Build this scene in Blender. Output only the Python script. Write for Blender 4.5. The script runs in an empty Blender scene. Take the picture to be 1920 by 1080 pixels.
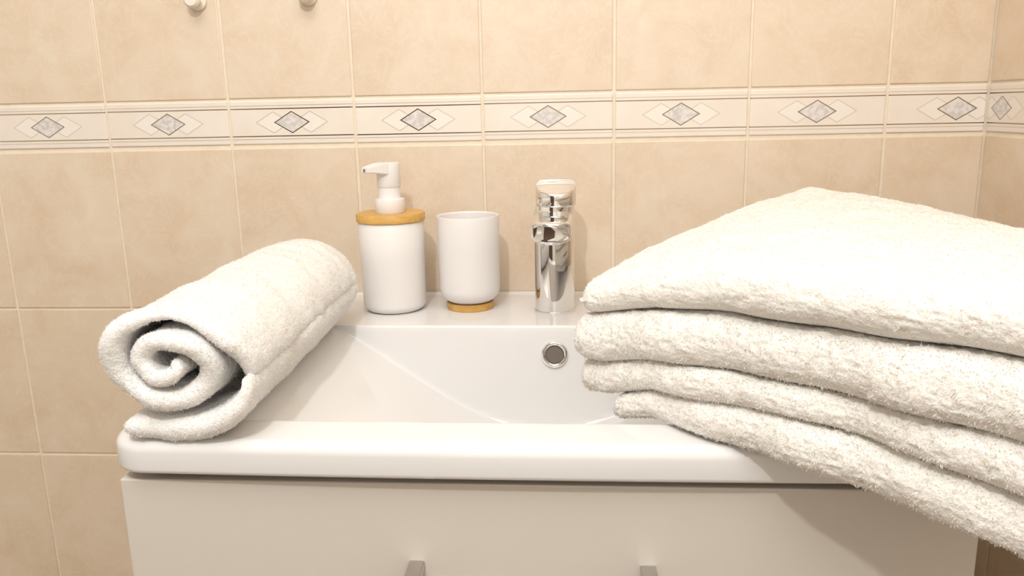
import bpy, bmesh, math, random
import numpy as np
from mathutils import Matrix, Vector

random.seed(7)
rng = np.random.default_rng(11)
scene = bpy.context.scene
col = scene.collection

# ------------------------------------------------------------------ camera
# x runs right along the tiled wall, y goes into the wall (wall face at y = 0), z up;
# z = 0 is one grout line of the back wall, the floor lies 0.842 m below it.
FPX = 1507.85
CAM = (0.5624, -0.9556, 0.2378)
YAW, PITCH, ROLL = 0.0790, -0.2194, -0.0216
cy, sy, cp, sp = math.cos(YAW), math.sin(YAW), math.cos(PITCH), math.sin(PITCH)
vf = Vector((-sy * cp, cy * cp, sp))
vr0 = Vector((cy, sy, 0))
vu0 = vr0.cross(vf)
vr = vr0 * math.cos(ROLL) + vu0 * math.sin(ROLL)
vu = vu0 * math.cos(ROLL) - vr0 * math.sin(ROLL)
cam_d = bpy.data.cameras.new('camera')
cam = bpy.data.objects.new('camera', cam_d)
col.objects.link(cam)
cam.matrix_world = Matrix(((vr.x, vu.x, -vf.x, CAM[0]), (vr.y, vu.y, -vf.y, CAM[1]), (vr.z, vu.z, -vf.z, CAM[2]), (0, 0, 0, 1)))
cam_d.sensor_width = 36
cam_d.lens = FPX / 1920 * 36
cam_d.clip_start = 0.01
scene.camera = cam

# ------------------------------------------------------------------ light, exposure
world = bpy.data.worlds.new('world')
scene.world = world
world.use_nodes = True
world.node_tree.nodes['Background'].inputs[0].default_value = (1.0, 0.93, 0.84, 1)
world.node_tree.nodes['Background'].inputs[1].default_value = 0.3


def add_light(name, kind, loc, energy, color, size, rot=(0, 0, 0)):
    d = bpy.data.lights.new(name, kind)
    d.energy = energy
    d.color = color
    if kind == 'AREA':
        d.shape = 'SQUARE'
        d.size = size
    else:
        d.shadow_soft_size = size
    o = bpy.data.objects.new(name, d)
    o.location = loc
    o.rotation_euler = rot
    col.objects.link(o)
    return o


add_light('bathroom_lamp', 'POINT', (0.41, -1.10, 0.86), 16.6, (1.0, 1.0, 0.99), 0.02)
add_light('ceiling_fill', 'AREA', (0.35, -1.25, 1.60), 16.0, (1.0, 1.0, 0.99), 1.0)  # unseen soft overhead fill, added to lift the shadows

vs = scene.view_settings
vs.view_transform = 'Standard'
vs.look = 'None'
vs.exposure = 0.06
vs.gamma = 1.0
vs.use_curve_mapping = False


# ------------------------------------------------------------------ node helper
class X:
    """Arithmetic on shader sockets."""
    def __init__(self, nt, s):
        self.nt, self.s = nt, s

    def _op(self, op, *a):
        n = self.nt.nodes.new('ShaderNodeMath')
        n.operation = op
        for i, v in enumerate((self,) + a):
            if isinstance(v, X):
                self.nt.links.new(v.s, n.inputs[i])
            else:
                n.inputs[i].default_value = v
        return X(self.nt, n.outputs[0])

    def __add__(self, o): return self._op('ADD', o)
    def __sub__(self, o): return self._op('SUBTRACT', o)
    def __mul__(self, o): return self._op('MULTIPLY', o)
    def __truediv__(self, o): return self._op('DIVIDE', o)
    def abs(self): return self._op('ABSOLUTE')
    def lt(self, o): return self._op('LESS_THAN', o)
    def gt(self, o): return self._op('GREATER_THAN', o)
    def mx(self, o): return self._op('MAXIMUM', o)
    def mn(self, o): return self._op('MINIMUM', o)
    def pw(self, o): return self._op('POWER', o)


def new_mat(name, color=(0.8, 0.8, 0.8), rough=0.5, metal=0.0, spec=0.5):
    m = bpy.data.materials.new(name)
    m.use_nodes = True
    b = m.node_tree.nodes['Principled BSDF']
    b.inputs['Base Color'].default_value = (*color, 1)
    b.inputs['Roughness'].default_value = rough
    b.inputs['Metallic'].default_value = metal
    b.inputs['Specular IOR Level'].default_value = spec
    return m, m.node_tree, b


def noise_node(nt, vec, scale, detail=4, rough=0.55, dist=0.0):
    n = nt.nodes.new('ShaderNodeTexNoise')
    n.inputs['Scale'].default_value = scale
    n.inputs['Detail'].default_value = detail
    n.inputs['Roughness'].default_value = rough
    n.inputs['Distortion'].default_value = dist
    if vec is not None:
        nt.links.new(vec, n.inputs['Vector'])
    return n


def mix_col(nt, fac, a, b):
    n = nt.nodes.new('ShaderNodeMix')
    n.data_type = 'RGBA'
    if isinstance(fac, X):
        nt.links.new(fac.s, n.inputs[0])
    else:
        n.inputs[0].default_value = fac
    for i, v in ((6, a), (7, b)):
        if isinstance(v, tuple):
            n.inputs[i].default_value = (*v, 1)
        else:
            nt.links.new(v, n.inputs[i])
    return n.outputs[2]


def add_bump(nt, b, height, strength, dist):
    n = nt.nodes.new('ShaderNodeBump')
    n.inputs['Strength'].default_value = strength
    n.inputs['Distance'].default_value = dist
    nt.links.new(height, n.inputs['Height'])
    nt.links.new(n.outputs[0], b.inputs['Normal'])


def ramp(nt, fac, stops):
    n = nt.nodes.new('ShaderNodeValToRGB')
    els = n.color_ramp.elements
    while len(els) < len(stops):
        els.new(0.5)
    for e, (p, c) in zip(els, stops):
        e.position = p
        e.color = (*c, 1)
    nt.links.new(fac, n.inputs[0])
    return n.outputs[0]


def tile_coords(nt):
    tc = nt.nodes.new('ShaderNodeTexCoord')
    oi = nt.nodes.new('ShaderNodeObjectInfo')
    r = X(nt, oi.outputs['Random']) * 37.0
    cb = nt.nodes.new('ShaderNodeCombineXYZ')
    nt.links.new(r.s, cb.inputs[0])
    nt.links.new((r * 1.7).s, cb.inputs[1])
    va = nt.nodes.new('ShaderNodeVectorMath')
    va.operation = 'ADD'
    nt.links.new(tc.outputs['Object'], va.inputs[0])
    nt.links.new(cb.outputs[0], va.inputs[1])
    return tc, oi, va.outputs[0]


# ---- glazed beige tile with cloudy veining
M_TILE, nt, b = new_mat('beige_tile', rough=0.55)
b.inputs['IOR'].default_value = 2.2
tc, oi, vec = tile_coords(nt)
n1 = noise_node(nt, vec, 16, 6, 0.6, 0.7)
c1 = ramp(nt, n1.outputs[0], [(0.30, (0.67, 0.51, 0.35)), (0.50, (0.72, 0.57, 0.415)), (0.72, (0.76, 0.63, 0.49))])
n2 = noise_node(nt, vec, 30, 7, 0.65, 1.8)
v2 = (X(nt, n2.outputs[0]) - 0.5).abs().lt(0.018) * 0.35
c2 = mix_col(nt, v2, c1, (0.77, 0.67, 0.54))
n3 = noise_node(nt, vec, 7, 2, 0.5, 0.3)
v3 = ((X(nt, n3.outputs[0]) - 0.5) * 0.9).mx(0.0).mn(0.3)
c3 = mix_col(nt, v3, c2, (0.68, 0.535, 0.37))
nt.links.new(c3, b.inputs['Base Color'])
add_bump(nt, b, noise_node(nt, vec, 45, 3).outputs[0], 0.10, 0.0015)

# ---- pale border tile with foil lines and three lozenges
def border_material(name, dx):
    m, nt, b = new_mat(name, rough=0.50)
    b.inputs['IOR'].default_value = 2.0
    tc, oi, vec = tile_coords(nt)
    sx = nt.nodes.new('ShaderNodeSeparateXYZ')
    nt.links.new(tc.outputs['Object'], sx.inputs[0])
    x = X(nt, sx.outputs[0]) - dx
    z = X(nt, sx.outputs[2])
    az = z.abs()
    dark = (az - 0.0160).abs().lt(0.00062)
    thin = (az - 0.0196).abs().lt(0.00036)
    A_, B_ = 0.0208, 0.0124

    def loz(cx):
        return (x - cx).abs() / A_ + az / B_
    d0, dl, dr = loz(0.0), loz(-0.0226), loz(0.0226)
    in0 = d0.lt(1.0)
    edge0 = (d0 - 1.0).abs().lt(0.055)
    out0 = d0.gt(1.0)
    edge1 = ((dl - 1.0).abs().lt(0.034)).mx((dr - 1.0).abs().lt(0.034)) * out0
    ins = (dl.lt(1.0)).mx(dr.lt(1.0)) * out0
    base = ramp(nt, noise_node(nt, vec, 20, 4).outputs[0], [(0.3, (0.80, 0.70, 0.60)), (0.7, (0.84, 0.76, 0.67))])
    c = mix_col(nt, ins * 0.45, base, (0.88, 0.83, 0.76))
    gn = ramp(nt, noise_node(nt, vec, 190, 3, 0.6, 0.5).outputs[0], [(0.42, (0.58, 0.54, 0.51)), (0.58, (0.76, 0.71, 0.67))])
    c = mix_col(nt, in0, c, gn)
    c = mix_col(nt, thin * 0.62, c, (0.46, 0.37, 0.29))
    c = mix_col(nt, edge1 * 0.62, c, (0.46, 0.40, 0.34))
    c = mix_col(nt, dark, c, (0.40, 0.32, 0.24))
    c = mix_col(nt, edge0, c, (0.38, 0.32, 0.26))
    nt.links.new(c, b.inputs['Base Color'])
    foil = dark.mx(edge0).mx(thin * 0.5).mx(edge1 * 0.45)
    nt.links.new(foil.s, b.inputs['Metallic'])
    nt.links.new((foil * -0.30 + 0.50).s, b.inputs['Roughness'])
    add_bump(nt, b, noise_node(nt, vec, 45, 3).outputs[0], 0.06, 0.001)
    return m


M_BORDER = border_material('border_tile_print', 0.0)

M_GROUT, nt, b = new_mat('grout', (0.80, 0.68, 0.53), 0.85)
tc = nt.nodes.new('ShaderNodeTexCoord')
g = noise_node(nt, tc.outputs['Object'], 60, 4)
nt.links.new(ramp(nt, g.outputs[0], [(0.3, (0.79, 0.675, 0.525)), (0.7, (0.85, 0.75, 0.61))]), b.inputs['Base Color'])
add_bump(nt, b, noise_node(nt, tc.outputs['Object'], 400, 2).outputs[0], 0.3, 0.001)

M_PLASTER, nt, b = new_mat('white_paint', (0.88, 0.86, 0.82), 0.7)
tc = nt.nodes.new('ShaderNodeTexCoord')
add_bump(nt, b, noise_node(nt, tc.outputs['Object'], 120, 3).outputs[0], 0.1, 0.001)
M_WALLTILE, nt, b = new_mat('far_wall_tile', (0.70, 0.55, 0.38), 0.3)
tc = nt.nodes.new('ShaderNodeTexCoord')
g = noise_node(nt, tc.outputs['Object'], 9, 5)
nt.links.new(ramp(nt, g.outputs[0], [(0.3, (0.62, 0.47, 0.31)), (0.7, (0.74, 0.60, 0.43))]), b.inputs['Base Color'])
M_FLOOR, nt, b = new_mat('floor_tile', (0.36, 0.27, 0.19), 0.35)
tc = nt.nodes.new('ShaderNodeTexCoord')
g = noise_node(nt, tc.outputs['Object'], 7, 5)
nt.links.new(ramp(nt, g.outputs[0], [(0.3, (0.30, 0.22, 0.15)), (0.7, (0.42, 0.32, 0.23))]), b.inputs['Base Color'])
M_WHITEREFL, nt, b = new_mat('white_reflection_paint', (0.86, 0.83, 0.78), 0.35)
M_DARKREFL, nt, b = new_mat('dark_reflection_brown', (0.10, 0.065, 0.04), 0.4)
tc = nt.nodes.new('ShaderNodeTexCoord')
g = noise_node(nt, tc.outputs['Object'], 14, 4)
nt.links.new(ramp(nt, g.outputs[0], [(0.3, (0.07, 0.045, 0.03)), (0.7, (0.13, 0.085, 0.055))]), b.inputs['Base Color'])

M_CERAMIC, nt, b = new_mat('white_ceramic', (0.765, 0.745, 0.73), 0.11, spec=0.45)
tc = nt.nodes.new('ShaderNodeTexCoord')
add_bump(nt, b, noise_node(nt, tc.outputs['Object'], 14, 2).outputs[0], 0.03, 0.002)
M_GLOSS, nt, b = new_mat('gloss_white_board', (0.64, 0.58, 0.52), 0.13, spec=0.5)
tc = nt.nodes.new('ShaderNodeTexCoord')
add_bump(nt, b, noise_node(nt, tc.outputs['Object'], 25, 2).outputs[0], 0.03, 0.001)
M_CARCASS, nt, b = new_mat('cabinet_board', (0.70, 0.65, 0.59), 0.4)
M_DARK, nt, b = new_mat('gap_shade', (0.03, 0.022, 0.016), 0.8)
M_STEEL, nt, b = new_mat('brushed_steel', (0.55, 0.53, 0.50), 0.22, metal=1.0)
tc = nt.nodes.new('ShaderNodeTexCoord')
g = noise_node(nt, tc.outputs['Object'], 300, 2)
add_bump(nt, b, g.outputs[0], 0.05, 0.0005)
M_CHROME, nt, b = new_mat('chrome', (0.80, 0.785, 0.77), 0.035, metal=1.0)
M_PLASTIC, nt, b = new_mat('matt_white_plastic', (0.80, 0.765, 0.74), 0.42)
tc = nt.nodes.new('ShaderNodeTexCoord')
add_bump(nt, b, noise_node(nt, tc.outputs['Object'], 900, 2).outputs[0], 0.03, 0.0003)
M_HOOK, nt, b = new_mat('cream_hook_plastic', (0.84, 0.76, 0.66), 0.3)
M_HOLESHADE, nt, b = new_mat('hole_shade', (0.16, 0.13, 0.11), 0.5)

M_BAMBOO, nt, b = new_mat('bamboo', (0.6, 0.4, 0.18), 0.45)
tc = nt.nodes.new('ShaderNodeTexCoord')
mp = nt.nodes.new('ShaderNodeMapping')
mp.inputs['Scale'].default_value = (14, 220, 220)
nt.links.new(tc.outputs['Object'], mp.inputs[0])
g = noise_node(nt, mp.outputs[0], 1.0, 4, 0.6, 0.2)
nt.links.new(ramp(nt, g.outputs[0], [(0.3, (0.53, 0.285, 0.065)), (0.55, (0.62, 0.355, 0.095)), (0.75, (0.68, 0.42, 0.13))]), b.inputs['Base Color'])
add_bump(nt, b, g.outputs[0], 0.1, 0.0005)


def towel_material(name, base, scale):
    m, nt, b = new_mat(name, base, 0.95, spec=0.1)
    tc = nt.nodes.new('ShaderNodeTexCoord')
    g = noise_node(nt, tc.outputs['Object'], 90, 3)
    lo = tuple(c * 0.955 for c in base)
    nt.links.new(ramp(nt, g.outputs[0], [(0.3, lo), (0.65, base)]), b.inputs['Base Color'])
    b.inputs['Sheen Weight'].default_value = 0.15
    b.inputs['Subsurface Weight'].default_value = 0.4
    b.inputs['Subsurface Radius'].default_value = (1.0, 0.72, 0.48)
    b.inputs['Subsurface Scale'].default_value = 0.005
    add_bump(nt, b, noise_node(nt, tc.outputs['Object'], scale, 3, 0.6).outputs[0], 0.8, 0.0016)
    return m


def pile_material(name, base):
    m = bpy.data.materials.new(name)
    m.use_nodes = True
    nt = m.node_tree
    nt.nodes.remove(nt.nodes['Principled BSDF'])
    out = nt.nodes['Material Output']
    d = nt.nodes.new('ShaderNodeBsdfDiffuse')
    t = nt.nodes.new('ShaderNodeBsdfTranslucent')
    mx = nt.nodes.new('ShaderNodeMixShader')
    mx.inputs[0].default_value = 0.5
    tc = nt.nodes.new('ShaderNodeTexCoord')
    c = ramp(nt, noise_node(nt, tc.outputs['Object'], 130, 2).outputs[0], [(0.3, tuple(v * 0.96 for v in base)), (0.7, base)])
    nt.links.new(c, d.inputs[0])
    nt.links.new(c, t.inputs[0])
    nt.links.new(d.outputs[0], mx.inputs[1])
    nt.links.new(t.outputs[0], mx.inputs[2])
    nt.links.new(mx.outputs[0], out.inputs[0])
    return m


M_TOWEL = towel_material('cream_terry', (0.88, 0.84, 0.785), 420)
M_ROLLT = towel_material('white_terry', (0.90, 0.875, 0.845), 620)
M_PILE = pile_material('cream_terry_loops', (0.95, 0.91, 0.86))
M_RPILE = pile_material('white_terry_loops', (0.95, 0.925, 0.895))


# ------------------------------------------------------------------ mesh helpers
def link(name, me, mat, parent=None, smooth=False):
    o = bpy.data.objects.new(name, me)
    col.objects.link(o)
    if mat is not None and not me.materials:
        me.materials.append(mat)
    if smooth:
        me.polygons.foreach_set('use_smooth', [True] * len(me.polygons))
    if parent is not None:
        o.parent = parent
        o.matrix_parent_inverse = parent.matrix_world.inverted()
    return o


def tag(o, label=None, cat=None, group=None, kind=None):
    for k, v in (('label', label), ('category', cat), ('group', group), ('kind', kind)):
        if v:
            o[k] = v
    return o


def empty(name, loc):
    o = bpy.data.objects.new(name, None)
    o.location = loc
    o.empty_display_size = 0.02
    col.objects.link(o)
    o.matrix_world = Matrix.Translation(loc)
    return o


def mesh(name, v, f):
    me = bpy.data.meshes.new(name)
    me.from_pydata([tuple(map(float, p)) for p in v], [], f)
    me.update()
    return me


def np_mesh(name, V, Q):
    """V (n,3) floats, Q (m,4) ints."""
    V = np.asarray(V, np.float32)
    Q = np.asarray(Q, np.int32)
    k = Q.shape[1]
    me = bpy.data.meshes.new(name)
    me.vertices.add(len(V))
    me.vertices.foreach_set('co', V.ravel())
    me.loops.add(Q.size)
    me.loops.foreach_set('vertex_index', Q.ravel())
    me.polygons.add(len(Q))
    me.polygons.foreach_set('loop_start', np.arange(0, Q.size, k, dtype=np.int32))
    me.polygons.foreach_set('use_smooth', np.ones(len(Q), bool))
    me.update(calc_edges=True)
    me.validate()
    return me


def bevel_box(name, lo, hi, bev, seg=2, bottom=True):
    bm = bmesh.new()
    bmesh.ops.create_cube(bm, size=1)
    for v in bm.verts:
        v.co = Vector([lo[i] + (v.co[i] + 0.5) * (hi[i] - lo[i]) for i in range(3)])
    if bev:
        bmesh.ops.bevel(bm, geom=bm.edges[:], offset=bev, segments=seg, affect='EDGES', profile=0.5)
    me = bpy.data.meshes.new(name)
    bm.to_mesh(me)
    bm.free()
    return me


def lathe(name, prof, seg=64, mat=None, parent=None, at=(0, 0, 0), tf=None):
    """prof: list of (radius, z). Closed to the axis where radius = 0."""
    V, F = [], []
    rows = []
    for r, z in prof:
        if r <= 1e-9:
            rows.append([len(V)])
            V.append((at[0], at[1], at[2] + z))
        else:
            rows.append(list(range(len(V), len(V) + seg)))
            for k in range(seg):
                a = 2 * math.pi * k / seg
                V.append((at[0] + r * math.cos(a), at[1] + r * math.sin(a), at[2] + z))
    for a, b_ in zip(rows, rows[1:]):
        for k in range(seg):
            k2 = (k + 1) % seg
            if len(a) == 1 and len(b_) == 1:
                continue
            if len(a) == 1:
                F.append((a[0], b_[k2], b_[k]))
            elif len(b_) == 1:
                F.append((a[k], a[k2], b_[0]))
            else:
                F.append((a[k], a[k2], b_[k2], b_[k]))
    if tf:
        V = [tf(*p) for p in V]
    me = mesh(name, V, F)
    bm = bmesh.new()
    bm.from_mesh(me)
    bmesh.ops.recalc_face_normals(bm, faces=bm.faces)
    bm.to_mesh(me)
    bm.free()
    o = link(name, me, mat, parent, smooth=True)
    me.set_sharp_from_angle(angle=math.radians(42))
    return o


def arc(cx, cz, r, a0, a1, n):
    return [(cx + r * math.cos(math.radians(a0 + (a1 - a0) * i / n)), cz + r * math.sin(math.radians(a0 + (a1 - a0) * i / n))) for i in range(n + 1)]


def h3(ix, iy, iz):
    n = (ix.astype(np.int64) * 73856093) ^ (iy.astype(np.int64) * 19349663) ^ (iz.astype(np.int64) * 83492791)
    n = (n ^ (n >> 13)) * 1274126177 & 0x7fffffff
    n = (n ^ (n >> 15)) * 668265263 & 0x7fffffff
    return (n & 0xffff) / 65535.0


def vnoise(P, scale, off=0):
    """Value noise in -1..1."""
    Q = P * scale + 100.0 + off * 17.3
    I = np.floor(Q).astype(np.int64)
    f = Q - I
    f = f * f * (3 - 2 * f)
    r = 0
    for a in (0, 1):
        for b_ in (0, 1):
            for c in (0, 1):
                w = (f[:, 0] if a else 1 - f[:, 0]) * (f[:, 1] if b_ else 1 - f[:, 1]) * (f[:, 2] if c else 1 - f[:, 2])
                r = r + w * h3(I[:, 0] + a, I[:, 1] + b_, I[:, 2] + c)
    return r * 2 - 1


# ------------------------------------------------------------------ the room
P = 0.15225            # tile pitch
TW, TH = 0.1490, 0.1976
HP = 0.2003
XC = 1.0235            # inside corner with the right wall
FLOOR, CEIL = -0.842, 1.66
XL, YF = -1.15, -2.35

wall_back = link('wall_back', mesh('wall_back', [(XL, 0.0, FLOOR), (XC, 0.0, FLOOR), (XC, 0.0, CEIL), (XL, 0.0, CEIL),
                                               (XL, 0.1, FLOOR), (XC, 0.1, FLOOR), (XC, 0.1, CEIL), (XL, 0.1, CEIL)],
                                 [(0, 1, 2, 3), (5, 4, 7, 6), (0, 4, 5, 1), (3, 2, 6, 7), (0, 3, 7, 4), (1, 5, 6, 2)]), M_GROUT)
tag(wall_back, 'beige tiled back wall with a pale patterned border', kind='structure')
wall_right = link('wall_right', bevel_box('wall_right', (XC, -0.72, FLOOR), (XC + 0.1, 0.1, CEIL), 0), M_GROUT)
tag(link('wall_right', bevel_box('wall_right', (XC, YF, FLOOR), (XC + 0.1, -0.72, CEIL), 0), M_PLASTER), kind='structure')
tag(wall_right, 'beige tiled side wall beyond the towel stack', kind='structure')
tag(link('wall_left', bevel_box('wall_left', (XL - 0.1, YF, FLOOR), (XL, 0.1, CEIL), 0), M_PLASTER), kind='structure')
tag(link('wall_front', bevel_box('wall_front', (XL - 0.1, YF - 0.1, FLOOR), (XC + 0.1, YF, CEIL), 0), M_PLASTER), kind='structure')
tag(link('floor', bevel_box('floor', (XL - 0.1, YF - 0.1, FLOOR - 0.1), (XC + 0.1, 0.1, FLOOR), 0), M_FLOOR), kind='structure')
tag(link('ceiling', bevel_box('ceiling', (XL - 0.1, YF - 0.1, CEIL), (XC + 0.1, 0.1, CEIL + 0.1), 0), M_PLASTER), kind='structure')
reflection_panel = link('reflection_panel_1', bevel_box('reflection_panel_1', (0.26, YF, FLOOR), (0.98, YF + 0.04, FLOOR + 2.02), 0.004), M_WHITEREFL)  # unseen, added as a bright surface for the border foil to mirror
tag(reflection_panel, 'white panel added behind the viewer to brighten reflections', kind='structure')

tag(link('reflection_panel_2', bevel_box('reflection_panel_2', (-0.72, YF, FLOOR), (0.17, YF + 0.05, FLOOR + 2.1), 0.004), M_DARKREFL), 'dark brown panel added behind the viewer to darken reflections', kind='structure')  # unseen, added so the left border lines mirror something dark

# tiles: proud of the grout, every one its own piece
TP = 0.0016
_cache = {}


def tile_mesh(w, h, mat, dx=0.0):
    k = (round(w, 4), round(h, 4), mat.name)
    if k not in _cache:
        me = bevel_box('tile', (-w / 2, -TP, -h / 2), (w / 2, 0.006, h / 2), 0.0011, 2)
        me.materials.append(mat)
        me.polygons.foreach_set('use_smooth', [True] * len(me.polygons))
        me.set_sharp_from_angle(angle=math.radians(15))
        _cache[k] = me
    return _cache[k]


ZB = 0.2277            # centre of the border course
BH = 0.0508
ROWS = [(0.2545 + HP * 0.5 + HP, TH, M_TILE), (0.2545 + HP * 0.5, TH, M_TILE), (ZB, BH, M_BORDER),
        (HP * 0.5 - 0.0008, TH - 0.0012, M_TILE), (-HP * 0.5, TH, M_TILE), (-HP * 1.5, TH, M_TILE), (-HP * 2.5, TH, M_TILE), (-HP * 3.5, TH, M_TILE)]


def lay(parent, z, h, mat, c0, c1, full_c, place):
    """One tile between two joints c0..c1 along the wall, cut if narrower than the pitch."""
    w = c1 - c0 - (P - TW)
    if w < 0.008:
        return
    nm = 'border_tile' if mat is not M_TILE else 'tile'
    cc = (c0 + c1) / 2
    me = tile_mesh(w, h, mat)
    if mat is not M_TILE and abs(full_c - cc) > 1e-4:
        m2 = border_material('border_tile_print_cut', full_c - cc)
        me = bevel_box('tile', (-w / 2, -TP, -h / 2), (w / 2, 0.006, h / 2), 0.0011, 2)
        me.materials.append(m2)
    o = bpy.data.objects.new(nm, me)
    col.objects.link(o)
    o.parent = parent
    place(o, cc, z)


def on_back(o, c, z):
    o.location = (c + random.uniform(-.0003, .0003), random.uniform(-.0002, .0002), z + random.uniform(-.0003, .0003))


def on_right(o, c, z):
    o.location = (XC + random.uniform(-.0002, .0002), -c, z + random.uniform(-.0003, .0003))
    o.rotation_euler = (0, 0, -math.pi / 2)


for z, h, mat in ROWS:
    for k in range(-5, 7):
        c0, c1 = k * P, (k + 1) * P
        lay(wall_back, z, h, mat, c0, min(c1, XC - 0.0015), c0 + P / 2, on_back)
    for k in range(0, 5):
        c0 = 0.0315 - P / 2 + k * P
        fc = c0 + P / 2
        lay(wall_right, z, h, mat, max(c0, 0.001), c0 + P, fc, on_right)

# ------------------------------------------------------------------ vanity: cabinet and basin
BX0, BX1 = 0.2315, 0.8355
ZD = 0.018             # top of the basin deck
ZR = -0.0070           # underside of its rim
cab = empty('vanity_cabinet', ((BX0 + BX1) / 2, -0.22, FLOOR + 0.2))
tag(cab, 'glossy white vanity cabinet under the wash basin', 'cabinet')
CX0, CX1, CYF = 0.2385, 0.8305, -0.4480
CZ = -0.62
for nm_, lo_, hi_ in (('side_panel', (CX0, -0.431, CZ), (CX0 + 0.016, -0.004, ZR)), ('side_panel', (CX1 - 0.016, -0.431, CZ), (CX1, -0.004, ZR)),
                      ('bottom_panel', (CX0 + 0.016, -0.431, CZ), (CX1 - 0.016, -0.004, CZ + 0.016)), ('back_panel', (CX0 + 0.016, -0.012, CZ + 0.016), (CX1 - 0.016, -0.004, ZR - 0.13))):
    link(nm_, bevel_box(nm_, lo_, hi_, 0.0008), M_CARCASS, cab)
link('top_rail', bevel_box('top_rail', (CX0 + 0.016, -0.431, -0.060), (CX1 - 0.016, -0.420, ZR), 0), M_DARK, cab)  # rail coloured near-black to paint in the shade under the rim
df = link('drawer_front', bevel_box('drawer_front', (CX0, CYF, -0.300), (CX1, -0.4315, -0.0142), 0.0012, 2), M_GLOSS, cab)
link('drawer_front', bevel_box('drawer_front', (CX0, CYF, CZ), (CX1, -0.4315, -0.304), 0.0012, 2), M_GLOSS, cab)


def handle(z, parent):
    """Two flat cranked posts with a round bar slung between their lower ends."""
    bm = bmesh.new()
    W2, pw, out = 0.0865, 0.0108, 0.036
    xc = 0.5316
    for sg in (-1, 1):
        x0, x1 = sorted((xc + sg * W2, xc + sg * (W2 - pw)))
        for ya, yb, za, zb in ((CYF - out, CYF + 0.0003, z - 0.006, z), (CYF - out, CYF - out + 0.007, z - 0.040, z - 0.005)):
            g = bmesh.ops.create_cube(bm, size=1)['verts']
            for v in g:
                v.co = Vector((x0 + (v.co.x + .5) * (x1 - x0), ya + (v.co.y + .5) * (yb - ya), za + (v.co.z + .5) * (zb - za)))
    bmesh.ops.bevel(bm, geom=bm.edges[:], offset=0.0006, segments=2, affect='EDGES')
    g = bmesh.ops.create_cone(bm, cap_ends=True, segments=20, radius1=0.0036, radius2=0.0036, depth=2 * (W2 - pw) + 0.004)['verts']
    bmesh.ops.transform(bm, matrix=Matrix.Translation((xc, CYF - out + 0.0036, z - 0.036)) @ Matrix.Rotation(math.pi / 2, 4, 'Y'), verts=g)
    me = bpy.data.meshes.new('handle')
    bm.to_mesh(me)
    bm.free()
    h = link('handle', me, M_STEEL, parent)
    h['label'] = 'brushed steel bar handle'
    return h


handle(-0.0735, df)
handle(-0.365, [c for c in cab.children if c.name.startswith('drawer_front')][1])

# basin: deck and bowl as one moulded surface
OX0, OX1, OY0, OY1 = 0.312, 0.757, -0.4105, -0.1530   # bowl opening
RR = 0.0085
NX, NY = 240, 190


def clustered(a, b, n, marks):
    t = np.linspace(a, b, 4000)
    w = np.ones_like(t)
    for m, s, k in marks:
        w += k * np.exp(-((t - m) / s) ** 2)
    c = np.cumsum(w)
    c = (c - c[0]) / (c[-1] - c[0])
    return np.interp(np.linspace(0, 1, n), c, t)


gx = clustered(BX0 + RR, BX1 - RR, NX, [(OX0, .01, 4), (OX1, .01, 4), (BX0 + RR, .012, 5), (BX1 - RR, .012, 5)])
gy = clustered(-0.4555 + RR, -0.0022, NY, [(OY0, .012, 6), (OY1, .012, 6), (-0.4555 + RR, .012, 5)])
GX, GY = np.meshgrid(gx, gy)


def smin(a, b, k):
    h = np.clip(0.5 + 0.5 * (b - a) / k, 0, 1)
    return b + (a - b) * h - k * h * (1 - h)


def basin_z(x, y):
    s = smin((x - OX0) / 0.170, (OX1 - x) / 0.170, 0.10)
    t = smin((OY1 - y) / 0.0175, (y - OY0) / 0.030, 0.10)
    d = smin(s, t, 0.12)
    d = smin(d, np.full_like(d, 1.0), 0.35)
    k = 0.035
    d = k * np.log1p(np.exp(np.clip(d / k, -60, 60)))
    # gentle fall of the bowl floor to the waste
    return ZD - 0.105 * d - 0.004 * np.clip(d, 0, 1)


Zg = basin_z(GX, GY)
Zg += 0.0022 * np.clip((GY + 0.010) / 0.0065, 0, 1) ** 2      # low upstand at the wall
# rounded front corners and a very slight bow of the front edge
RC = 0.020
Xm, Ym = GX.copy(), GY.copy()
for side in (0, 1):
    xe = BX0 + RR if side == 0 else BX1 - RR
    sg = 1 if side == 0 else -1
    p = np.clip(1 - (GX - xe) * sg / RC, 0, 1)
    q = np.clip(1 - (GY - (-0.4555 + RR)) / RC, 0, 1)
    msk = (p > 0) & (q > 0)
    pn, qn = p * np.sqrt(1 - q * q / 2), q * np.sqrt(1 - p * p / 2)
    Xm = np.where(msk, xe + sg * RC * (1 - pn), Xm)
    Ym = np.where(msk, -0.4555 + RR + RC * (1 - qn), Ym)
Ym = Ym - 0.0035 * np.clip(1 - ((GX - 0.5335) / 0.29) ** 2, 0, 1) * np.clip((-GY - 0.25) / 0.2, 0, 1)
V = np.stack([Xm, Ym, Zg], -1).reshape(-1, 3)
idx = np.arange(NX * NY).reshape(NY, NX)
Q = np.stack([idx[:-1, :-1], idx[:-1, 1:], idx[1:, 1:], idx[1:, :-1]], -1).reshape(-1, 4)
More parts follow.
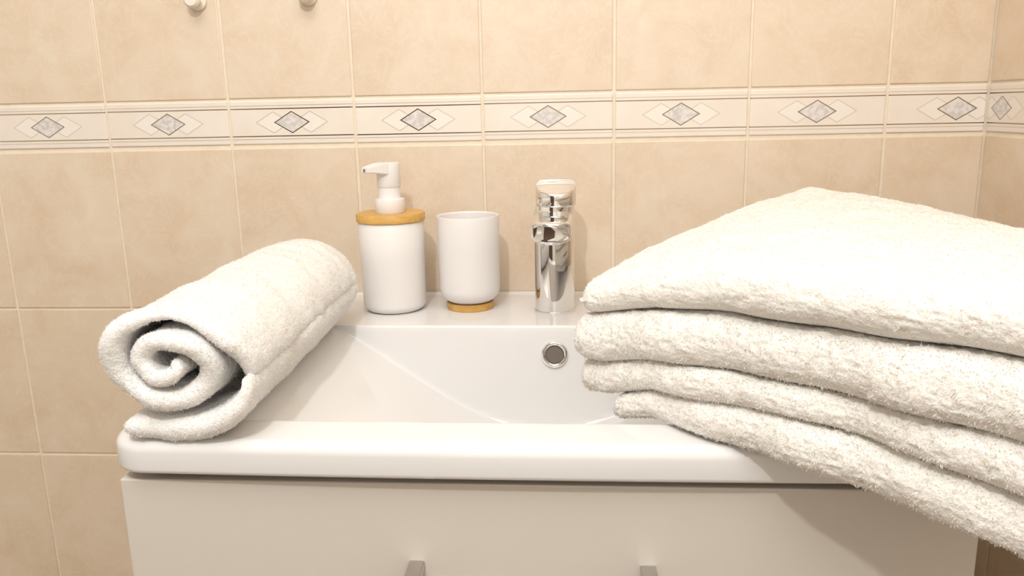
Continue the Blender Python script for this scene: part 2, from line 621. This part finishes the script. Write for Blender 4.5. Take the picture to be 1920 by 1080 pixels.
# skirt of the rim: left side (back to front), front, right side
loop = np.concatenate([idx[::-1, 0], idx[0, 1:], idx[1:, -1]])
L0 = V[loop]
tan = np.gradient(L0[:, :2], axis=0)
tan /= np.linalg.norm(tan, axis=1)[:, None]
nrm = np.stack([tan[:, 1], -tan[:, 0]], -1)
nrm[0], nrm[-1] = (-1, 0), (1, 0)
ringsV, prev = [], loop
prof = [(RR * math.sin(a), -RR * (1 - math.cos(a))) for a in np.linspace(0, math.pi / 2, 9)[1:]]
prof += [(RR, -RR - 0.004), (RR, ZR - ZD + 0.004)] + [(RR - 0.004 * (1 - math.cos(a)), ZR - ZD + 0.004 - 0.004 * math.sin(a)) for a in np.linspace(0, math.pi / 2, 5)[1:]]
prof += [(-0.018, ZR - ZD)]
base = len(V)
allV, allQ = [V], [Q]
for off, dz in prof:
    R_ = L0.copy()
    R_[:, :2] += nrm * off
    R_[:, 2] = ZD + dz
    ids = np.arange(base, base + len(loop))
    base += len(loop)
    allV.append(R_)
    allQ.append(np.stack([prev[:-1], ids[:-1], ids[1:], prev[1:]], -1))
    prev = ids
bme = np_mesh('wash_basin', np.concatenate(allV), np.concatenate(allQ))
bm = bmesh.new()
bm.from_mesh(bme)
bmesh.ops.recalc_face_normals(bm, faces=bm.faces)
if max(bm.faces, key=lambda f: f.calc_area()).normal.z < 0 and False:
    bmesh.ops.reverse_faces(bm, faces=bm.faces)
bm.to_mesh(bme)
bm.free()
basin = empty('wash_basin', ((BX0 + BX1) / 2, -0.22, ZR))
tag(basin, 'white ceramic wash basin with a wide moulded rim on the cabinet', 'basin')
link('basin_body', bme, M_CERAMIC, basin, smooth=True)


def basin_pt(px, pz_guess_y):
    y = pz_guess_y
    return float(basin_z(np.array([px]), np.array([y]))[0])


# overflow in the bowl's back slope; a dark disc paints the hole's shade
ox, oy = 0.5420, -0.1577
oz = basin_pt(ox, oy)
e_ = 0.002
ny = -(basin_pt(ox, oy + e_) - basin_pt(ox, oy - e_)) / (2 * e_)
on = Vector((0, ny, 1)).normalized()
rot = Vector((0, 0, 1)).rotation_difference(on).to_matrix()


def overflow_tf(x, y, z):
    v = rot @ Vector((x, y, z)) + Vector((ox, oy, oz)) + on * 0.0004
    return tuple(v)


ring = lathe('overflow_ring', [(0.0092, -0.001), (0.0094, 0.0012), (0.0098, 0.0022), (0.0107, 0.0028)] + arc(0.0118, 0.0010, 0.0020, 90, 0, 5) + [(0.0139, -0.002)], 48, M_CHROME, basin, tf=overflow_tf)
ring['label'] = 'chrome overflow ring'
ov = lathe('overflow_shade', [(0.0093, 0.0012), (0.0093, 0.0007), (0.0, 0.0007)], 40, M_HOLESHADE, basin, tf=overflow_tf)
ov['label'] = 'disc painted dark as the shade in the overflow opening'
# waste at the bottom of the bowl
wx, wy = 0.5345, -0.285
wz = basin_pt(wx, wy)
lathe('waste_plug', [(0.0, 0.0048), (0.018, 0.0046), (0.0215, 0.0036), (0.0225, 0.0018), (0.029, 0.0022), (0.0315, 0.0006), (0.032, -0.003)], 48, M_CHROME, basin, at=(wx, wy, wz + 0.0006))

# ------------------------------------------------------------------ mixer tap
FX, FY = 0.5410, -0.0875
tap = empty('mixer_tap', (FX, FY, ZD))
tag(tap, 'polished chrome single-lever mixer tap on the basin deck', 'tap')
lathe('base_ring', [(0.0, 0.0), (0.0222, 0.0), (0.0225, 0.0006), (0.0225, 0.0020), (0.0218, 0.0026), (0.0, 0.0026)], 72, M_CHROME, tap, at=(FX, FY, ZD))
lathe('body', [(0.0, 0.0026), (0.0214, 0.0026), (0.0216, 0.004), (0.0217, 0.050), (0.0218, 0.1085), (0.0214, 0.1120), (0.0205, 0.1130), (0.0, 0.1130)], 80, M_CHROME, tap, at=(FX, FY, ZD))
# spout: lofted oval sections from the body to a blunt rounded tip
secs = [(-0.004, 0.0208, 0.0165, 0.1150), (0.012, 0.0208, 0.0155, 0.1155), (0.030, 0.0206, 0.0140, 0.1160), (0.050, 0.0204, 0.0124, 0.1166), (0.070, 0.0202, 0.0112, 0.1170),
        (0.084, 0.0201, 0.0106, 0.1172), (0.0868, 0.0197, 0.0102, 0.1172), (0.0880, 0.0188, 0.0094, 0.1172), (0.0885, 0.0170, 0.0078, 0.1172)]
sv, sf = [], []
n_ = 48
for d_, rw, rh, zc in secs:
    for k in range(n_):
        a = 2 * math.pi * k / n_
        ca, sa = math.cos(a), math.sin(a)
        px = rw * math.copysign(abs(ca) ** 0.5, ca)
        pz = rh * math.copysign(abs(sa) ** 0.38, sa)
        # round the tip in plan
        pull = 0.012 * (px / rw) ** 2 * (d_ / 0.092) ** 2 if d_ > 0 else 0
        sv.append((FX - 0.0015 * d_ / 0.09 + px, FY - d_ + pull, zc + pz))
for i in range(len(secs) - 1):
    for k in range(n_):
        k2 = (k + 1) % n_
        sf.append((i * n_ + k, i * n_ + k2, (i + 1) * n_ + k2, (i + 1) * n_ + k))
sf.append(tuple(range(n_))[::-1])
sf.append(tuple((len(secs) - 1) * n_ + k for k in range(n_)))
me = mesh('spout', sv, sf)
bm = bmesh.new(); bm.from_mesh(me); bmesh.ops.recalc_face_normals(bm, faces=bm.faces); bm.to_mesh(me); bm.free()
sp_o = link('spout', me, M_CHROME, tap, smooth=True)
me.set_sharp_from_angle(angle=math.radians(60))
lathe('aerator', [(0.0, -0.0125), (0.0088, -0.0125), (0.0096, -0.0115), (0.0096, -0.004), (0.0, -0.004)], 40, M_CHROME, sp_o, at=(FX - 0.001, FY - 0.070, 0.1170))
# cap lever with a slanted top disc
HXc = 0.5432


def slant(x, y, z):
    if z > 0.010:
        z = z + (y - FY) * 0.40 * min(1.0, (z - 0.010) / 0.010)
    return (x, y, 0.1345 + z)


lathe('neck', [(0.0, 0.128), (0.0211, 0.128), (0.0211, 0.1352), (0.0, 0.1352)], 64, M_CHROME, tap, at=(FX + 0.001, FY, 0))
lathe('lever_cap', [(0.0, 0.0), (0.0200, 0.0), (0.0214, 0.0008), (0.0219, 0.0022), (0.0219, 0.012), (0.0219, 0.0205), (0.0214, 0.0222), (0.0200, 0.0230), (0.0, 0.0230)], 80, M_CHROME, tap, at=(HXc, FY, 0), tf=slant)

# ------------------------------------------------------------------ soap dispenser
SX, SY = 0.3590, -0.0768
soap = empty('soap_dispenser', (SX, SY, ZD))
tag(soap, 'white soap dispenser with bamboo lid and pump beside the tumbler', 'dispenser')
lathe('bottle', [(0.0, 0.0008), (0.0245, 0.0004), (0.0262, 0.0)] + arc(0.0258, 0.0095, 0.0095, -85, -2, 9) + [(0.0356, 0.030), (0.0360, 0.060), (0.0364, 0.1002), (0.0356, 0.1012), (0.0, 0.1012)], 80, M_PLASTIC, soap, at=(SX, SY, ZD))
lathe('lid', [(0.0, 0.1012), (0.0374, 0.1012), (0.0382, 0.1020), (0.0382, 0.1092), (0.0374, 0.1102), (0.0, 0.1102)], 80, M_BAMBOO, soap, at=(SX, SY, ZD))
pump = lathe('pump', [(0.0, 0.1102), (0.0158, 0.1102), (0.0163, 0.1110), (0.0163, 0.1240), (0.0158, 0.1254), (0.0128, 0.1258), (0.0122, 0.1270), (0.0122, 0.1390), (0.0, 0.1390)], 64, M_PLASTIC, soap, at=(SX, SY, ZD))
lathe('pump_head', [(0.0, 0.1384), (0.0126, 0.1384), (0.0130, 0.1392), (0.0130, 0.1630), (0.0126, 0.1646), (0.0, 0.1650)], 64, M_PLASTIC, pump, at=(SX, SY, ZD))
# nozzle: tapering flat spout toward the front left, with a small outlet
bm = bmesh.new()
nd = Vector((-0.62, -0.785, 0)).normalized()
ns = Vector((-nd.y, nd.x, 0))
rows = []
for t, w, zt, zb in ((0.002, 0.0110, 0.1651, 0.1520), (0.012, 0.0104, 0.1649, 0.1530), (0.020, 0.0082, 0.1638, 0.1545), (0.028, 0.0062, 0.1622, 0.1553), (0.0325, 0.0054, 0.1611, 0.1555)):
    c = Vector((SX, SY, ZD)) + nd * t
    rows.append([bm.verts.new(c + ns * s * w + Vector((0, 0, z))) for s, z in ((-1, zt), (1, zt), (1, zb), (-1, zb))])
for a, b_ in zip(rows, rows[1:]):
    for k in range(4):
        bm.faces.new((a[k], a[(k + 1) % 4], b_[(k + 1) % 4], b_[k]))
bm.faces.new(rows[0][::-1])
bm.faces.new(rows[-1])
bmesh.ops.recalc_face_normals(bm, faces=bm.faces)
bmesh.ops.bevel(bm, geom=bm.edges[:], offset=0.0009, segments=2, affect='EDGES')
me = bpy.data.meshes.new('nozzle')
bm.to_mesh(me); bm.free()
nz = link('nozzle', me, M_PLASTIC, pump, smooth=True)
me.set_sharp_from_angle(angle=math.radians(35))
tip = Vector((SX, SY, ZD + 0.1584)) + nd * 0.03255
nrot = Vector((0, 0, 1)).rotation_difference(nd).to_matrix()
lathe('outlet', [(0.0, 0.0002), (0.0016, 0.0002), (0.0018, 0.0)], 20, M_HOLESHADE, pump, tf=lambda x, y, z: tuple(nrot @ Vector((x, y, z)) + tip))  # small disc painted dark as the shade inside the outlet

# ------------------------------------------------------------------ tumbler
TX, TY = 0.4447, -0.0715
cup = empty('tumbler', (TX, TY, ZD))
tag(cup, 'white tumbler on a bamboo foot between dispenser and tap', 'tumbler')
lathe('foot', [(0.0, 0.0), (0.0258, 0.0), (0.0264, 0.0006), (0.0264, 0.0078), (0.0, 0.0078)], 64, M_BAMBOO, cup, at=(TX, TY, ZD))
lathe('cup_wall', [(0.0, 0.0076), (0.0235, 0.0076)] + arc(0.0170, 0.0246, 0.0170, -78, 0, 12) + [(0.0341, 0.040), (0.0344, 0.070), (0.0347, 0.1040), (0.0344, 0.1054), (0.0336, 0.1056), (0.0328, 0.1050), (0.0324, 0.1034), (0.0320, 0.060), (0.0316, 0.030)]
      + arc(0.0170, 0.0250, 0.0145, 0, -85, 8) + [(0.0, 0.0105)], 80, M_PLASTIC, cup, at=(TX, TY, ZD))

# ------------------------------------------------------------------ wall hooks
def hook(x, z, label):
    r = empty('wall_hook', (x, 0.0, z))
    tag(r, label, 'hook', 'round wall hooks above the border')
    def tf(ax, ay, az):
        return (x + ax, -TP - az, z + ay)
    lathe('base_disc', [(0.0, 0.0), (0.0102, 0.0), (0.0108, 0.0008), (0.0108, 0.0026), (0.0100, 0.0036), (0.0, 0.0036)], 48, M_HOOK, r, tf=tf)
    lathe('knob', [(0.0, 0.003), (0.0052, 0.003), (0.0048, 0.008), (0.0060, 0.0105), (0.0086, 0.0125), (0.0094, 0.0150), (0.0090, 0.0180), (0.0070, 0.0202), (0.0, 0.0208)], 48, M_HOOK, r, tf=tf)


hook(0.1285, 0.3670, 'cream round wall hook directly above the rolled towel')
hook(0.2600, 0.3690, 'cream round wall hook nearer the soap dispenser')


# ------------------------------------------------------------------ towels
def loops(name, pts, nrm, length, width, mat, parent, curl=0.9, clump=260.0, seed=0):
    """Terry pile: one short bent ribbon at every point, leaning in clumps."""
    g = np.random.default_rng(seed)
    n = len(pts)
    lean = np.stack([vnoise(pts, clump, k + 5 * seed) for k in range(3)], -1)
    d = nrm + curl * lean + g.normal(0, 0.35, (n, 3))
    d /= np.linalg.norm(d, axis=1)[:, None] + 1e-9
    side = np.cross(d, nrm + g.normal(0, 0.35, (n, 3)))
    side /= np.linalg.norm(side, axis=1)[:, None] + 1e-9
    bend = lean * 1.2 + g.normal(0, 0.5, (n, 3)) - 0.15 * nrm
    ln = length * g.uniform(0.65, 1.2, n)[:, None]
    w = width * g.uniform(0.7, 1.2, n)[:, None]
    p0 = pts - nrm * 0.0004
    p1 = p0 + d * ln * 0.6
    p2 = p0 + d * ln * 0.85 + bend * ln * 0.42
    V = np.stack([p0 - side * w * .5, p0 + side * w * .5, p1 - side * w * .55, p1 + side * w * .55, p2], 1).reshape(-1, 3)
    i = np.arange(n)[:, None] * 5
    T = np.concatenate([i + np.array([[0, 1, 3]]), i + np.array([[0, 3, 2]]), i + np.array([[2, 3, 4]])], 1).reshape(-1, 3)
    me = np_mesh(name, V, T)
    o = link(name, me, mat, parent)
    o['kind'] = 'stuff'
    return o


def grid_normals(G, closed_v=True):
    du = np.gradient(G, axis=0)
    if closed_v:
        dv = np.roll(G, -1, axis=1) - np.roll(G, 1, axis=1)
    else:
        dv = np.gradient(G, axis=1)
    n = np.cross(du, dv)
    return n / (np.linalg.norm(n, axis=2)[..., None] + 1e-12)


def sample_grid(G, N, mask, density, g, closed=True):
    """Random points over quads of a grid (area-weighted)."""
    nu, nv = G.shape[:2]
    j = np.arange(nv if closed else nv - 1)
    j2 = (j + 1) % nv
    a, b_, c, d = G[:-1][:, j], G[1:][:, j], G[1:][:, j2], G[:-1][:, j2]
    area = 0.5 * np.linalg.norm(np.cross(c - a, d - b_), axis=2) * mask[:-1][:, j]
    tot = area.sum()
    n = int(tot * density)
    pick = g.choice(area.size, n, p=(area / tot).ravel())
    iu, iv = np.unravel_index(pick, area.shape)
    s, t = g.random(n)[:, None], g.random(n)[:, None]
    A, B, C, D = a[iu, iv], b_[iu, iv], c[iu, iv], d[iu, iv]
    pts = A * (1 - s) * (1 - t) + B * s * (1 - t) + C * s * t + D * (1 - s) * t
    return pts, N[iu, j[iv]]


def grid_faces(nu, nv, base=0, closed=True):
    i = np.arange(nu * nv).reshape(nu, nv) + base
    if closed:
        i2 = np.concatenate([i, i[:, :1]], 1)
    else:
        i2 = i
    return np.stack([i2[:-1, :-1], i2[1:, :-1], i2[1:, 1:], i2[:-1, 1:]], -1).reshape(-1, 4)


# ---- stack of four folded towels lying askew over the right of the basin
SA = np.array([0.612, -0.414])
SD = np.array([0.747, -0.665])
SN = np.array([0.665, 0.747])
SG = np.array([-.065, 0, .06, .12, .2, .29])
TG = np.array([0, .08, .16, .24, .35])
ZT = np.array([[.109, .128, .138, .143, .144, .143],
               [.126, .141, .148, .150, .148, .144],
               [.137, .149, .152, .151, .147, .141],
               [.148, .154, .152, .147, .140, .132],
               [.156, .152, .142, .130, .112, .102]])


def bil(tab, s, t):
    i = np.clip(np.searchsorted(SG, s) - 1, 0, len(SG) - 2)
    j = np.clip(np.searchsorted(TG, t) - 1, 0, len(TG) - 2)
    fs = np.clip((s - SG[i]) / (SG[i + 1] - SG[i]), -0.2, 1.2)
    ft = np.clip((t - TG[j]) / (TG[j + 1] - TG[j]), -0.2, 1.2)
    return tab[j, i] * (1 - fs) * (1 - ft) + tab[j, i + 1] * fs * (1 - ft) + tab[j + 1, i] * (1 - fs) * ft + tab[j + 1, i + 1] * fs * ft


def z_under(s, t):
    x = SA[0] + SD[0] * s + SN[0] * t
    y = SA[1] + SD[1] * s + SN[1] * t
    z = np.full_like(x, ZD + 0.0006)
    z -= 0.9 * np.clip(x - 0.845, 0, 1) ** 1.5                       # droops past the right side
    z -= 0.016 * np.clip((-y - 0.468) / 0.1, 0, 1.3) ** 1.6               # and a little past the front
    sag = np.clip(-s / 0.04, 0, 1) * np.clip(1 - t / 0.2, 0, 1)
    return z - 0.010 * sag


FR_S = np.array([-.065, .0, .11, .23, .30])
FRAC = np.array([[0, 0, 0, 0, 0], [.15, .20, .25, .25, .25], [.41, .40, .415, .45, .45], [.75, .72, .70, .745, .75], [1, 1, 1, 1, 1]])


def layer_z(k, s, t):
    zb = z_under(s, t)
    zt = bil(ZT, s, t)
    return zb + (zt - zb) * np.interp(s, FR_S, FRAC[k])


def folded_towel(k, s0, t0, label, seed, dens, tops):
    """k = 0 lowest .. 3 topmost. Rounded slab following the stack's surfaces."""
    Wt = 0.352
    na, nb = 300, 230

    def cl(n):
        u = np.linspace(-1, 1, n)
        return np.sign(u) * (1 - (1 - np.abs(u)) ** 1.9)
    a = cl(na)
    b_ = cl(nb)
    Bq, Aq = np.meshgrid(b_, a)
    t = t0 + (Bq + 1) * 0.5 * (Wt - t0)
    s1 = 0.268 + 0.012 * np.sin(seed) - 0.075 * np.clip(t / Wt, 0, 1) ** 1.2
    wob = 0.0025 * np.sin(t * 40 + seed * 2.1)
    s = s0 + wob + (Aq + 1) * 0.5 * (s1 - s0 - wob)
    t = t + (0.0022 * np.sin(s * 31 + seed * 1.7) + 0.0014 * np.sin(s * 83 + seed)) * (1 - Bq) * 0.5
    zb, zt = layer_z(k, s, t), layer_z(k + 1, s, t)
    if k == 3:
        pass
    gap = 0.0
    h = (zt - zb) / 2 - gap * 0.5
    zm = (zt + zb) / 2
    r = np.maximum(h * 0.85, 0.006)
    d_s0 = (s - s.min(axis=0)[None, :])
    ds = np.minimum(s - s[0][None, :], s[-1][None, :] - s)
    dt = np.minimum(t - t[:, :1], t[:, -1:] - t)
    rr = r if k < 3 else r * 1.45
    p = np.clip(1 - ds / rr, 0, 1)
    q = np.clip(1 - dt / rr, 0, 1)
    m = np.sqrt(p * p + q * q)
    e = np.sqrt(np.clip(1 - np.minimum(m, 1) ** 2, 0, 1))
    pull = np.where(m > 1, 1 - 1 / np.maximum(m, 1e-6), 0)
    s = s + np.where(ds == s - s[0][None, :], 1, -1) * p * pull * rr
    t = t + np.where(dt == t - t[:, :1], 1, -1) * q * pull * rr
    X_ = SA[0] + SD[0] * s + SN[0] * t
    Y_ = SA[1] + SD[1] * s + SN[1] * t
    top = np.stack([X_, Y_, zm + h * e], -1)
    bot = np.stack([X_, Y_, zm - h * e], -1)
    # soft relief of the terry
    ring = np.concatenate([top, bot[:, ::-1][:, 1:-1]], 1)
    N = grid_normals(ring)
    c = ring.reshape(-1, 3).mean(0)
    if (N[na // 2, nb // 2, 2]) < 0:
        N = -N
        flip = True
    else:
        flip = False
    Pf = ring.reshape(-1, 3)
    disp = 0.0012 * vnoise(Pf, 30, seed) + 0.0008 * vnoise(Pf, 90, seed + 3) + 0.0011 * (0.5 - np.abs(vnoise(Pf, 190, seed + 5))) + 0.0009 * (0.5 - np.abs(vnoise(Pf, 380, seed + 7)))
    # the underside that rests on the rim stays smooth
    Nf = N.reshape(-1, 3)
    amt = np.where(Nf[:, 2] < -0.6, 0.15, 1.0)
    ring = (Pf + Nf * (disp * amt)[:, None]).reshape(ring.shape)
    nv = ring.shape[1]
    F = grid_faces(na, nv)
    if not flip:
        F = F[:, ::-1]
    V = ring.reshape(-1, 3)
    me = np_mesh('folded_towel', V, F)
    bm = bmesh.new(); bm.from_mesh(me)
    bmesh.ops.remove_doubles(bm, verts=bm.verts, dist=1e-6)
    bmesh.ops.holes_fill(bm, edges=bm.edges, sides=0)
    bmesh.ops.recalc_face_normals(bm, faces=bm.faces)
    bm.to_mesh(me); bm.free()
    o = link('folded_towel', me, M_TOWEL, None, smooth=True)
    tag(o, label, 'towel', 'folded towels stacked on the basin')
    g = np.random.default_rng(seed)
    u_e = np.concatenate([e, e[:, ::-1][:, 1:-1]], 1)
    if tops:
        mask = (N[..., 2] > -0.9).astype(float)
    else:
        mask = (u_e < 0.985).astype(float) * (N[..., 2] > -0.95)
    pts, nn = sample_grid(ring, N, mask, dens, g)
    loops('terry_pile', pts, nn, 0.0013 if tops else 0.0020, 0.00055, M_PILE, o, curl=0.95, clump=240, seed=seed)
    return o


folded_towel(0, -0.034, 0.0, 'lowest folded cream towel of the stack, lying on the basin rim', 1, 0.45e6, False)
folded_towel(1, -0.066, 0.001, 'second folded cream towel from the bottom of the stack', 2, 0.45e6, False)
folded_towel(2, -0.072, -0.002, 'thick folded cream towel just under the top one', 3, 0.45e6, False)
folded_towel(3, -0.067, 0.001, 'topmost folded cream towel of the stack, with a domed top', 4, 0.40e6, True)

# ---- rolled towel on the left of the basin: cross-section traced as soft ribbons
YR = -0.459


def unproject(px, py, Y):
    d = vf + vr * ((px - 960) / FPX) + vu * ((540 - py) / FPX)
    k = (Y - CAM[1]) / d.y
    return (CAM[0] + d.x * k, CAM[2] + d.z * k)


def traced(pts):
    """(crop x, crop y, half thickness) -> x, z, half thickness in metres on the roll's front plane."""
    out = []
    for a, b_, h in pts:
        x, z = unproject(180 + a / 3.6, 560 + b_ / 3.6, YR)
        out.append((x, z, h / 3.6 * 0.000365))
    return np.array(out)


SPIRAL = traced([(985, 590, 34), (975, 500, 50), (915, 380, 52), (815, 275, 50), (670, 185, 46), (470, 130, 44), (300, 138, 48), (175, 195, 58), (118, 290, 70), (112, 390, 76), (150, 500, 80),
                 (245, 600, 84), (400, 680, 88), (570, 690, 88), (690, 615, 86), (738, 500, 84), (700, 395, 80), (600, 318, 66), (460, 284, 58), (345, 312, 62), (296, 395, 64), (330, 480, 64),
                 (412, 535, 62), (505, 525, 58), (555, 468, 48), (500, 425, 36)])
TAIL = traced([(158, 890, 34), (215, 888, 62), (330, 895, 84), (520, 902, 88), (690, 888, 84), (830, 840, 78), (930, 765, 66), (985, 680, 50), (1000, 610, 38), (985, 540, 24)])


def resample(c, step, smooth=2):
    seg = np.r_[0, np.cumsum(np.hypot(*np.diff(c[:, :2], axis=0).T))]
    # Catmull-Rom through the traced points
    fine = []
    n = len(c)
    for i in range(n - 1):
        p0, p1, p2, p3 = c[max(i - 1, 0)], c[i], c[i + 1], c[min(i + 2, n - 1)]
        for t in np.linspace(0, 1, 24, endpoint=False):
            fine.append(0.5 * ((2 * p1) + (-p0 + p2) * t + (2 * p0 - 5 * p1 + 4 * p2 - p3) * t ** 2 + (-p0 + 3 * p1 - 3 * p2 + p3) * t ** 3))
    fine.append(c[-1])
    fine = np.array(fine)
    seg = np.r_[0, np.cumsum(np.hypot(*np.diff(fine[:, :2], axis=0).T))]
    m = int(seg[-1] / step)
    u = np.linspace(0, seg[-1], m)
    return np.stack([np.interp(u, seg, fine[:, k]) for k in range(3)], -1), u


ROLL_LEN = 0.325
RCX, RCZ = unproject(320, 690, YR)


def ribbon(c, v_len, seed, start_off):
    pts, u = resample(c, 0.0017)
    tn = np.gradient(pts[:, :2], axis=0)
    tn /= np.linalg.norm(tn, axis=1)[:, None]
    nn = np.stack([-tn[:, 1], tn[:, 0]], -1)
    h = pts[:, 2].copy()
    for dist in (u, u[-1] - u):
        f = np.clip(dist / h, 0, 1)
        h = h * np.sqrt(np.clip(1 - (1 - f) ** 2, 0.0004, 1))
    # ring across the towel: rounded front edge, outer face, rounded back edge, inner face
    ph = np.linspace(0, math.pi / 2, 6)
    vv = np.concatenate([np.arange(0.0, 0.032, 0.0013), np.linspace(0.0335, v_len, 62)])
    prof = [(-math.cos(p_) , 0, math.sin(p_)) for p_ in ph[:-1]]
    ringp = prof + [(0, v, 1.0) for v in vv] + [(math.cos(p_), v_len, math.sin(p_)) for p_ in ph[::-1][1:]]
    ringp += [(0, v, -1.0) for v in vv[::-1]] + [(-math.cos(p_), 0, -math.sin(p_)) for p_ in ph[::-1][1:-1]]
    ringp = np.array(ringp)
    edge, v, hf = ringp[:, 0][None], ringp[:, 1][None], ringp[:, 2][None]
    hh = h[:, None]
    v0 = start_off(u)[:, None] * np.clip(1 - v / 0.05, 0, 1)
    # woven border lines pressed into the towel near both ends
    dip = 1 - 0.20 * sum(np.exp(-((v - q) / 0.0011) ** 2) for q in (0.0115, 0.0165, 0.0215))
    dip = dip - 0.16 * sum(np.exp(-((v - q) / 0.004) ** 2) for q in (v_len - 0.075, v_len - 0.050))
    off = hf * hh * dip
    x = pts[:, 0][:, None] + nn[:, 0][:, None] * off
    z = pts[:, 1][:, None] + nn[:, 1][:, None] * off
    yv = v + edge * hh + v0
    # the far end of the roll is a little tighter and rounded off
    k = np.clip(yv / ROLL_LEN, 0, 1.1)
    sc = 1 - 0.005 * k - 0.10 * np.clip((k - 0.80) / 0.25, 0, 1) ** 2
    zfix = ZD + 0.0008
    x = RCX + (x - RCX) * sc - 0.010 * k
    z = zfix + (z - zfix) * sc
    G = np.stack([x, YR + 0.004 + yv, z], -1)
    N = grid_normals(G)
    Pf = G.reshape(-1, 3)
    disp = 0.0018 * vnoise(Pf, 24, seed) + 0.0010 * vnoise(Pf, 70, seed + 2) + 0.0008 * (0.5 - np.abs(vnoise(Pf, 260, seed + 4)))
    G = (Pf + N.reshape(-1, 3) * disp[:, None]).reshape(G.shape)
    G[..., 2] = np.maximum(G[..., 2], zfix)
    return G, N, h


def roll_pile(G, N, seed, dens):
    g = np.random.default_rng(seed)
    return sample_grid(G, N, np.ones(G.shape[:2]), dens, g)


G1, N1, H1 = ribbon(SPIRAL, ROLL_LEN, 3, lambda u: 0.004 * np.sin(u * 38) + 0.003 * np.sin(u * 91 + 1) + 0.012 * np.clip(1 - u / 0.03, 0, 1) + 0.018 * np.clip((u - 0.30) / 0.3, 0, 1))
G2, N2, H2 = ribbon(TAIL, ROLL_LEN - 0.01, 8, lambda u: 0.003 * np.sin(u * 55) + 0.002)
parts_v, parts_f, base = [], [], 0
PT, NN = [], []
for G, N, s_ in ((G1, N1, 21), (G2, N2, 22)):
    nu, nv = G.shape[:2]
    F = grid_faces(nu, nv, base)
    parts_v.append(G.reshape(-1, 3))
    parts_f.append(F)
    base += nu * nv
    # normals must look away from the ribbon's core
    core = G.mean(axis=1, keepdims=True)
    mid = nv // 4
    sgn = np.sign((N[:, mid] * (G[:, mid] - G[:, nv - mid])).sum(-1).mean())
    p_, n_2 = roll_pile(G, N * sgn, s_, 0.7e6)
    PT.append(p_); NN.append(n_2)
me = np_mesh('rolled_towel', np.concatenate(parts_v), np.concatenate(parts_f))
bm = bmesh.new(); bm.from_mesh(me)
bmesh.ops.holes_fill(bm, edges=[e for e in bm.edges if e.is_boundary], sides=0)
bmesh.ops.recalc_face_normals(bm, faces=bm.faces)
bm.to_mesh(me); bm.free()
roll = link('rolled_towel', me, M_ROLLT, None, smooth=True)
tag(roll, 'white towel rolled up, lying on the left of the basin', 'towel')
loops('terry_pile', np.concatenate(PT), np.concatenate(NN), 0.0014, 0.0005, M_RPILE, roll, curl=0.9, clump=420, seed=9)
